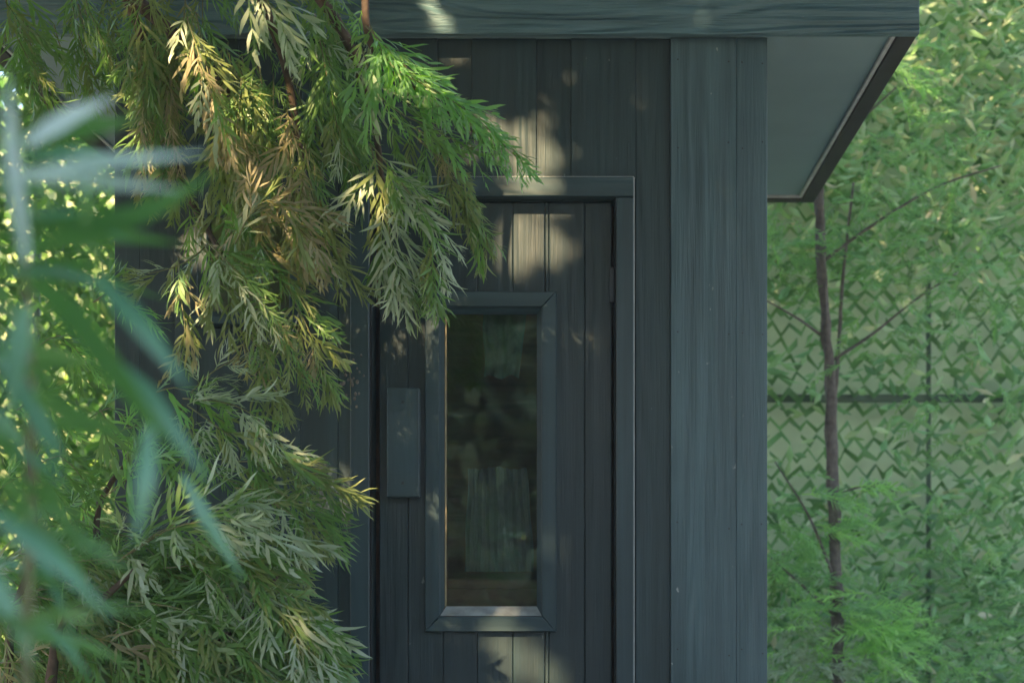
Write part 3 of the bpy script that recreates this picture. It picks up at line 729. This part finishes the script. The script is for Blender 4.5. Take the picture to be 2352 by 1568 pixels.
for i in range(34):
    u0 = random.uniform(-60, 70); v0 = random.uniform(250, 1500); a = random.uniform(-.35, 1.15); ln = random.uniform(150, 330)
    if v0 < 600: a = random.uniform(-.35, .25)
    strap([(u0, v0, 0), (u0+ln*.5*math.cos(a), v0+ln*.5*math.sin(a)-10, .0), (u0+ln*math.cos(a), v0+ln*math.sin(a)+ln*.12, .03)], random.uniform(24, 42), random.uniform(-.8, .8), random.uniform(1.1, 1.6), random.choice(('teal', 'teal', 'blue_green')))
# ------------------------------------------------------------------ young tree right of the cabin
rroot = empty('young_tree', (P(1920, 1350, 5.95).x, 5.95, 0))
tag(rroot, 'slim brown trunked young tree with ferny bright green fronds right of the cabin', 'tree')
R = Plant(rroot); rb = rroot.location
R.wood('trunk', [rb, P(1925, 1500, 5.95), P(1912, 1100, 5.95), P(1905, 850, 5.95), P(1888, 620, 5.95), P(1880, 380, 6.0), P(1900, -40, 6.05)], .028, .017, M['bark_grey'], 40, 12, .75)
R.wood('trunk', [P(1908, 1000, 6.02), P(1925, 820, 6.03), P(1935, 650, 6.05), P(1960, 420, 6.1)], .011, .006, M['bark_grey'], 16, 9, .35)
for pts, r0 in [([(1915, 825, 5.95), (2000, 770, 5.95), (2100, 690, 5.95), (2200, 625, 5.95)], .008),
                ([(1888, 770, 5.95), (1830, 730, 5.9), (1760, 690, 5.85)], .007),
                ([(1925, 1360, 5.95), (1890, 1260, 5.9), (1850, 1170, 5.9), (1780, 1060, 5.9)], .009),
                ([(1925, 1420, 5.95), (1850, 1350, 5.9), (1760, 1270, 5.9)], .009),
                ([(1890, 600, 5.95), (2000, 520, 5.95), (2150, 430, 5.95), (2300, 380, 5.95)], .009),
                ([(1890, 330, 6.0), (1980, 270, 6), (2060, 200, 6)], .009),
                ([(1910, 1140, 5.95), (1990, 1115, 5.9), (2060, 1130, 5.9)], .005)]:
    R.wood('branch', D(pts), r0, .003, M['bark_grey'], 14, 6, .2)
FE = [('fern', 5), ('green', 1)]; FB = [('fern', 1), ('young', 4)]  # FB: fronds coloured as if sunlit
def frond(u0, v0, u1, v1, Y=5.88, size=None, mix=FE, face=.8):
    a, b2 = P(u0, v0, Y), P(u1, v1, Y-.03); d = b2 - a
    R.leaf('fern', a, d + Vector((0, 0, .25*d.length)), Vector((random.uniform(-.3, .3), -face, .6)), d.length*1.05, random.choices([c for c, _ in mix], [w_ for _, w_ in mix])[0])
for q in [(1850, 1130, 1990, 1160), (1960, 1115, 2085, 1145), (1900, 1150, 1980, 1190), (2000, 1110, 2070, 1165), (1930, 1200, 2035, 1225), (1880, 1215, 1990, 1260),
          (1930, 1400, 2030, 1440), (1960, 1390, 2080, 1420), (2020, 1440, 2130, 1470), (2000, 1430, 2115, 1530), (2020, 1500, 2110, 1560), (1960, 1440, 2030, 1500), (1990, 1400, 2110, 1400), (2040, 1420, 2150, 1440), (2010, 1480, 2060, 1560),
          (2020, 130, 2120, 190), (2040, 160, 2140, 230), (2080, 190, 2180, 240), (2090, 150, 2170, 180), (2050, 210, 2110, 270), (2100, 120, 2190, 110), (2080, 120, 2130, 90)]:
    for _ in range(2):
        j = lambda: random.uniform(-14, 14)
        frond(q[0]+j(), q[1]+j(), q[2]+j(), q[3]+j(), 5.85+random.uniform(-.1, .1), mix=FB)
def cloud(n, uc, vc, su, sv, mix=FE, Y=5.95, ln=(60, 120)):
    for _ in range(n):
        u = random.gauss(uc, su); v = random.gauss(vc, sv); l_ = random.uniform(*ln); a = random.uniform(-.5, 1.3) if random.random() < .6 else random.uniform(1.6, 3.3)
        frond(u, v, u+l_*math.cos(a), v+l_*math.sin(a)*.8, Y+random.uniform(-.15, .2), mix=mix, face=random.uniform(.2, 1))
cloud(34, 1900, 580, 60, 50); cloud(24, 2210, 560, 80, 50); cloud(26, 2180, 640, 110, 35); cloud(16, 1800, 1220, 40, 60); cloud(18, 1830, 1380, 50, 60, [('green', 1), ('fern', 1)])
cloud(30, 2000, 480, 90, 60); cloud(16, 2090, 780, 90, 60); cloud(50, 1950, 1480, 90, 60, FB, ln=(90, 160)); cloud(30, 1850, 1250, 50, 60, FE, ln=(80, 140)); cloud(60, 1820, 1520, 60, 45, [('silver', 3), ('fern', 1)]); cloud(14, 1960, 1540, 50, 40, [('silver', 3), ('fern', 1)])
cloud(50, 2150, 330, 110, 90); cloud(12, 2230, 850, 70, 80); cloud(50, 2180, 1250, 130, 110); cloud(50, 2200, 1480, 120, 60); cloud(10, 1790, 520, 25, 40); cloud(12, 1790, 620, 20, 40)
R.finish('frond')

# ------------------------------------------------------------------ scrim netting on the fences
def flap_arrays(cx, cy, cz, ln, wd, ang, tiltx, curl, tint):
    """curled leaf-like flaps of fabric: 6 verts, 4 tris each (vectorised)"""
    n = len(cx); t = np.array([0, .5, .5, 1.0, 0.5, 1.0])
    s = np.array([0, -.5, .5, -.12, 0, .12])
    base = np.stack([t[None, :].repeat(n, 0), s[None, :].repeat(n, 0)], -1)
    lx = base[..., 0]*ln[:, None]; ly = base[..., 1]*wd[:, None]; lz = curl[:, None]*(base[..., 0]**2)*ln[:, None] - np.abs(base[..., 1])*wd[:, None]*.4
    ca, sa = np.cos(ang)[:, None], np.sin(ang)[:, None]
    x = lx*ca - ly*sa; z = lx*sa + ly*ca; y = -lz
    ct, st = np.cos(tiltx)[:, None], np.sin(tiltx)[:, None]
    z2 = z*ct - y*st; y2 = z*st + y*ct
    V = np.stack([x + cx[:, None], y2 + cy[:, None], z2 + cz[:, None]], -1).reshape(-1, 3)
    F = np.array([(0, 1, 4), (0, 4, 2), (1, 3, 4), (4, 3, 5), (4, 5, 2)])
    F = (F[None] + (np.arange(n)*6)[:, None, None]).reshape(-1, 3)
    return V, F, np.repeat(tint, 6)
def zigzag_net(x0, x1, z0, z1, y, pitch, rowh, wid, seed, tfun, jit=.28, amp=.42):
    r = random.Random(seed); V = []; F = []; T_ = []
    rows_ = int((z1-z0)/rowh)
    for j in range(rows_):
        zc = z0 + j*rowh; nn = int((x1-x0)/(pitch/2)); prev = None
        sag = .012*math.sin(j*1.3)
        for i in range(nn+1):
            xx = x0 + i*pitch/2 + r.uniform(-jit, jit)*pitch*.5 + (pitch/2 if j % 2 else 0)
            zz = zc + (rowh*amp if i % 2 else -rowh*amp) + r.uniform(-jit, jit)*rowh*.5 + sag*math.sin(i*.2)
            zz += .02*noise.noise(Vector((xx*2.2, zc*2.2, seed)))
            yy = y + .03*noise.noise(Vector((xx*1.6, zc*1.6, 3.3+seed))) + r.uniform(-.012, .012)
            wv = wid*r.uniform(.55, 1.35); tw = r.uniform(-.9, .9)
            a = len(V)
            V.append((xx, yy - wv*.5*math.sin(tw), zz + wv*.5*math.cos(tw))); V.append((xx, yy + wv*.5*math.sin(tw), zz - wv*.5*math.cos(tw)))
            tt = tfun(xx, zz, r); T_ += [tt, tt]
            if prev is not None and r.random() > .05:
                F.append((prev, prev+1, a+1)); F.append((prev, a+1, a))
            prev = a
    return np.array(V), np.array(F), np.array(T_)
def join(name, parts, mat, parent):
    Vs, Fs, Ts = [], [], []; b0 = 0
    for v, f, t in parts:
        if len(v) == 0: continue
        Vs.append(v); Fs.append(f+b0); Ts.append(t); b0 += len(v)
    me = fast_mesh(name, np.concatenate(Vs), np.concatenate(Fs), None, np.concatenate(Ts))
    return link(name, me, mat, parent)

YN = 6.6
fence = empty('netted_fence', (2.2, YN, 0))
tag(fence, 'green screened fence covered in scalloped leafy netting right of the cabin', 'fence')
nx0, nx1 = .3, 3.6
v1 = zigzag_net(nx0, nx1, .0, 4.1, YN, .092, .078, .032, 1, lambda x, z, r: min(1, max(0, r.gauss(.24, .14))), .24, .32)
n_ = 16500
u = rng.uniform(1500, 2600, n_); vv = rng.uniform(-350, 1900, n_)
keep = []
for a, b2 in zip(u, vv):
    d = 1.0 if b2 < 480 else (.75 if b2 < 640 else (.17 if b2 < 1130 else (.45 if b2 < 1280 else .8)))
    if a > 2250 and 600 < b2 < 1150: d = .4
    if a < 1900 and 450 < b2 < 700: d = .55
    d *= .65 + .9*noise.noise(Vector((a*.009, b2*.009, 5)))
    keep.append(rng.random() < d)
u = u[keep]; vv = vv[keep]; n_ = len(u)
cy = YN + rng.uniform(-.13, -.01, n_)
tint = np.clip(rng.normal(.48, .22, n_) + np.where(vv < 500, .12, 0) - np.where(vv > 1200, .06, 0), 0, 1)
v2 = flap_arrays((u-VPX)*cy/FPX, cy, CAMZ+(VPY-vv)*cy/FPX, rng.uniform(.05, .125, n_), rng.uniform(.016, .042, n_), rng.choice([-.5, .5, 2.6, 3.6, 1.2], n_)+rng.normal(0, .4, n_), rng.uniform(-.9, .9, n_), rng.uniform(-.7, .7, n_), tint)
nt_ = join('netting', [v1, v2], M['net'], fence); nt_['kind'] = 'stuff'
# backing screen, gently billowing
bm = bmesh.new(); bmesh.ops.create_grid(bm, x_segments=60, y_segments=50, size=.5)
for q in bm.verts:
    x, z = q.co.x, q.co.y
    q.co = Vector((nx0+(x+.5)*(nx1-nx0), YN+.16+.035*noise.noise(Vector((x*9, z*7, 2))), (z+.5)*4.1))
bmobj('screen_cloth', bm, M['screen'], fence, True)
zr = Z(913, YN+.02)
box('rail', nx0, nx1, YN+.03, YN+.065, zr-.018, zr+.018, M['rail'], fence, .003)
xp = X(2135, YN+.06)
box('post', xp-.010, xp+.010, YN+.067, YN+.09, 0, zr+.6, M['rail'], fence, .003)
box('post', nx0, nx0+.04, YN+.067, YN+.10, 0, 4.1, M['rail'], fence, .003)

fl = empty('net_screen', (-2.4, YN, 0))
tag(fl, 'lime green leafy netting left of the cabin with bright light showing through its holes', 'netting')
v1 = zigzag_net(-4.2, -1.0, .3, 4.0, YN, .078, .056, .060, 2, lambda x, z, r: min(1, max(0, r.gauss(.4, .18))), .35)
v1b = zigzag_net(-4.2, -1.0, .3, 4.0, YN+.05, .075, .060, .046, 5, lambda x, z, r: min(1, max(0, r.gauss(.3, .15))), .4)
n_ = 8500
cx = rng.uniform(-4.2, -1.2, n_); cz = rng.uniform(.3, 4.0, n_); cy = YN + rng.uniform(-.12, -.01, n_)
v2 = flap_arrays(cx, cy, cz, rng.uniform(.035, .09, n_), rng.uniform(.014, .034, n_), rng.choice([-1.5, -1.2, .4, 2.7], n_)+rng.normal(0, .4, n_), rng.uniform(-.9, .9, n_), rng.uniform(-.7, .7, n_), np.clip(rng.normal(.5, .25, n_), 0, 1))
nl = join('netting', [v1, v2], M['net_l'], fl); nl['kind'] = 'stuff'
box('post', X(78, YN+.1), X(92, YN+.1), YN+.09, YN+.12, 0, 4.0, M['rail'], fl, .002)
box('post', X(560, YN+.1), X(580, YN+.1), YN+.09, YN+.12, 0, 4.0, M['rail'], fl, .002)

# ------------------------------------------------------------------ leaf masses
def leaf_cloud(cx, cy, cz, ln, wd, tint):
    """randomly turned two triangle leaves"""
    n = len(cx)
    a = rng.normal(size=(n, 3)); a /= np.linalg.norm(a, axis=1)[:, None]
    b_ = rng.normal(size=(n, 3)); b_ -= (a*b_).sum(1)[:, None]*a; b_ /= np.linalg.norm(b_, axis=1)[:, None]
    c = np.stack([cx, cy, cz], -1)
    V = np.stack([c-a*ln[:, None]*.5, c-b_*wd[:, None]*.5, c+a*ln[:, None]*.5, c+b_*wd[:, None]*.5], 1).reshape(-1, 3)
    F = np.array([(0, 1, 2), (0, 2, 3)]); F = (F[None]+(np.arange(n)*4)[:, None, None]).reshape(-1, 3)
    return V, F, np.repeat(tint, 4)
# sunlit hedge beyond the left net
n_ = 9000
hx = rng.uniform(-6.5, -1.2, n_); hz = rng.uniform(0, 4.6, n_); hy = 9.2 + rng.uniform(-.5, .5, n_)
parts = [leaf_cloud(hx, hy, hz, rng.uniform(.09, .18, n_), rng.uniform(.05, .09, n_), rng.uniform(0, 1, n_))]
hb = join('hedge', parts, M['lime'], None); tag(hb, 'sunlit lime green hedge glowing behind the netting on the left', 'hedge', kind='stuff')
M['cream_wall'] = plain('cream_render', (0.46, 0.48, 0.30), .9, .12, 3)
gw = empty('backdrop_wall', (-4, 10.3, 0)); tag(gw, 'added cream backdrop wall that brightens the holes of the netting on the left', 'wall')  # backdrop added so the netting holes show bright
box('render', -8, -1.6, 10.3, 10.5, 0, 4.4, M['cream_wall'], gw, .01); box('coping', -8.03, -1.57, 10.26, 10.54, 4.402, 4.46, M['cream_wall'], gw, .01)
# garden trees behind the photographer, what the door glass mirrors
n_ = 60000
hx = rng.uniform(-9, 9, n_); hz = rng.uniform(0, 1, n_)**1.0*np.where(hx > .3, 1.7 + np.clip(hx-3, 0, 2), 4.6 - .25*np.sin(hx*2.3)); hy = -5.5 + rng.uniform(-.9, .9, n_)  # height shaped for light: low at right so sky brightens that side
hb = join('garden_hedge', [leaf_cloud(hx, hy, hz, rng.uniform(.22, .36, n_), rng.uniform(.12, .22, n_), rng.uniform(0, 1, n_))], M['hedge'], None)
tag(hb, 'dark garden hedge facing the cabin, mirrored dimly in the door glass', 'hedge', kind='stuff')

# ------------------------------------------------------------------ shade tree that dapples the sun (stands outside the frame)
e1 = L.cross(Vector((0, 0, 1))).normalized(); e2 = e1.cross(L).normalized()
spots = [  # u, v, Y, half width, half height: where the sun gets through
 (1000, 40, 4.0, 55, 28), (1235, 345, YW, 60, 52), (1130, 300, YW, 40, 40), (1235, 435, YW, 62, 24), (1238, 560, YW+.03, 62, 72), (1190, 600, YW+.03, 30, 30),
 (1145, 1395, YW+.03, 50, 16), (1266, 1258, YW+.02, 34, 42), (985, 1228, YW, 16, 45), (1120, 1432, YW, 26, 22), (1180, 1510, YW+.03, 75, 55), (1240, 1555, YW+.03, 75, 55),
 (570, 660, YW+.03, 135, 85),
 (490, 200, 3.44, 85, 140), (630, 500, 3.46, 110, 50), (600, 20, 3.3, 60, 60), (960, 200, 3.4, 110, 40), (880, 480, 3.48, 60, 60),
 (640, 1000, 3.42, 75, 45), (470, 1190, 3.3, 170, 45), (710, 1450, 3.34, 50, 80), (350, 300, 3.6, 40, 180), (430, 720, 3.5, 50, 110), (700, 750, 3.5, 50, 50), (690, 360, 3.5, 20, 80),
 (2120, 190, 5.9, 30, 20)]
sp = []
for (u_, v_, Y_, a_, b_2) in spots:
    p = P(u_, v_, Y_); sp.append((p.dot(e1), p.dot(e2), a_*Y_/FPX*abs(e1.x), b_2*Y_/FPX*abs(e2.z)))
sroot2 = empty('shade_tree', (-3.4, -.4, 0)); tag(sroot2, 'tall leafy shade tree whose canopy spreads above the garden and dapples the cabin', 'tree')
me = tube_mesh('trunk', smooth_path([(-3.4, -.4, 0), (-3.3, -.3, 1.6), (-3.1, -.1, 3.0), (-2.6, .5, 4.4)], 16), .16, .08, 10, .2); link('trunk', me, M['bark'], sroot2)
for q in ([(-3.1, -.1, 3.0), (-2.0, .6, 3.7), (-.4, 1.4, 4.3)], [(-3.0, 0, 3.2), (-1.8, 2.0, 4.2), (-.6, 3.0, 4.9)], [(-3.2, -.2, 2.6), (-2.4, -.4, 3.4), (-1.2, .2, 4.0)]):
    me = tube_mesh('limb', smooth_path(q, 14), .06, .015, 8, .2); link('limb', me, M['bark'], sroot2)
n_ = 460000
# sample the volume the sun crosses on its way to the scene
tx = rng.uniform(-4.4, 4.6, n_); ty = rng.uniform(3.0, 7.0, n_); tz = rng.uniform(-.2, 4.6, n_); tt = rng.uniform(1.4, 7.6, n_)
nn_ = n_//5; tx[:nn_] = rng.uniform(-1.6, .3, nn_); ty[:nn_] = rng.uniform(.7, 3.4, nn_); tz[:nn_] = rng.uniform(.3, 2.7, nn_); tt[:nn_] = rng.uniform(1.5, 5.5, nn_)
cx = tx - L.x*tt; cy = ty - L.y*tt; cz = tz - L.z*tt
E1 = np.array(e1); E2 = np.array(e2); Pp = np.stack([cx, cy, cz], -1); A = Pp @ E1; B = Pp @ E2
ok = (cz > 2.8 + np.maximum(0, cy)*.44) & (cz < 4.0 + np.maximum(0, cy)*.44)
for (a0, b0, ra, rb2) in sp:
    th = np.arctan2(B-b0, A-a0); q1, q2 = random.uniform(0, 6), random.uniform(0, 6)
    d = (((A-a0)/(ra+.035))**2 + ((B-b0)/(rb2+.035))**2) * (1.15 + .35*np.sin(2*th+q1) + .4*np.sin(5*th+q2) + .25*np.sin(9*th+q1+q2))
    ok &= ~((d < 1.0) & ~((d > .45) & (rng.random(n_) < .16)) & ~(rng.random(n_) < .02))
cx, cy, cz = cx[ok], cy[ok], cz[ok]; n_ = len(cx)
cr = join('crown', [leaf_cloud(cx, cy, cz, rng.uniform(.12, .2, n_), rng.uniform(.045, .08, n_), rng.uniform(0, 1, n_))], M['canopy'], sroot2); cr['kind'] = 'stuff'

# ------------------------------------------------------------------ the faint garden mist that pales the far netting
hm = bpy.data.materials.new('garden_mist'); hm.use_nodes = True
hn = hm.node_tree.nodes; hn.remove(hn['Principled BSDF'])
pv = hn.new('ShaderNodeVolumePrincipled'); pv.inputs['Density'].default_value = .0065; pv.inputs['Color'].default_value = (.88, .95, .90, 1)
hm.node_tree.links.new(pv.outputs[0], hn['Material Output'].inputs['Volume'])
hz = box('haze', -41, 41, -41, 41, -1, 9, hm); hz['kind'] = 'stuff'
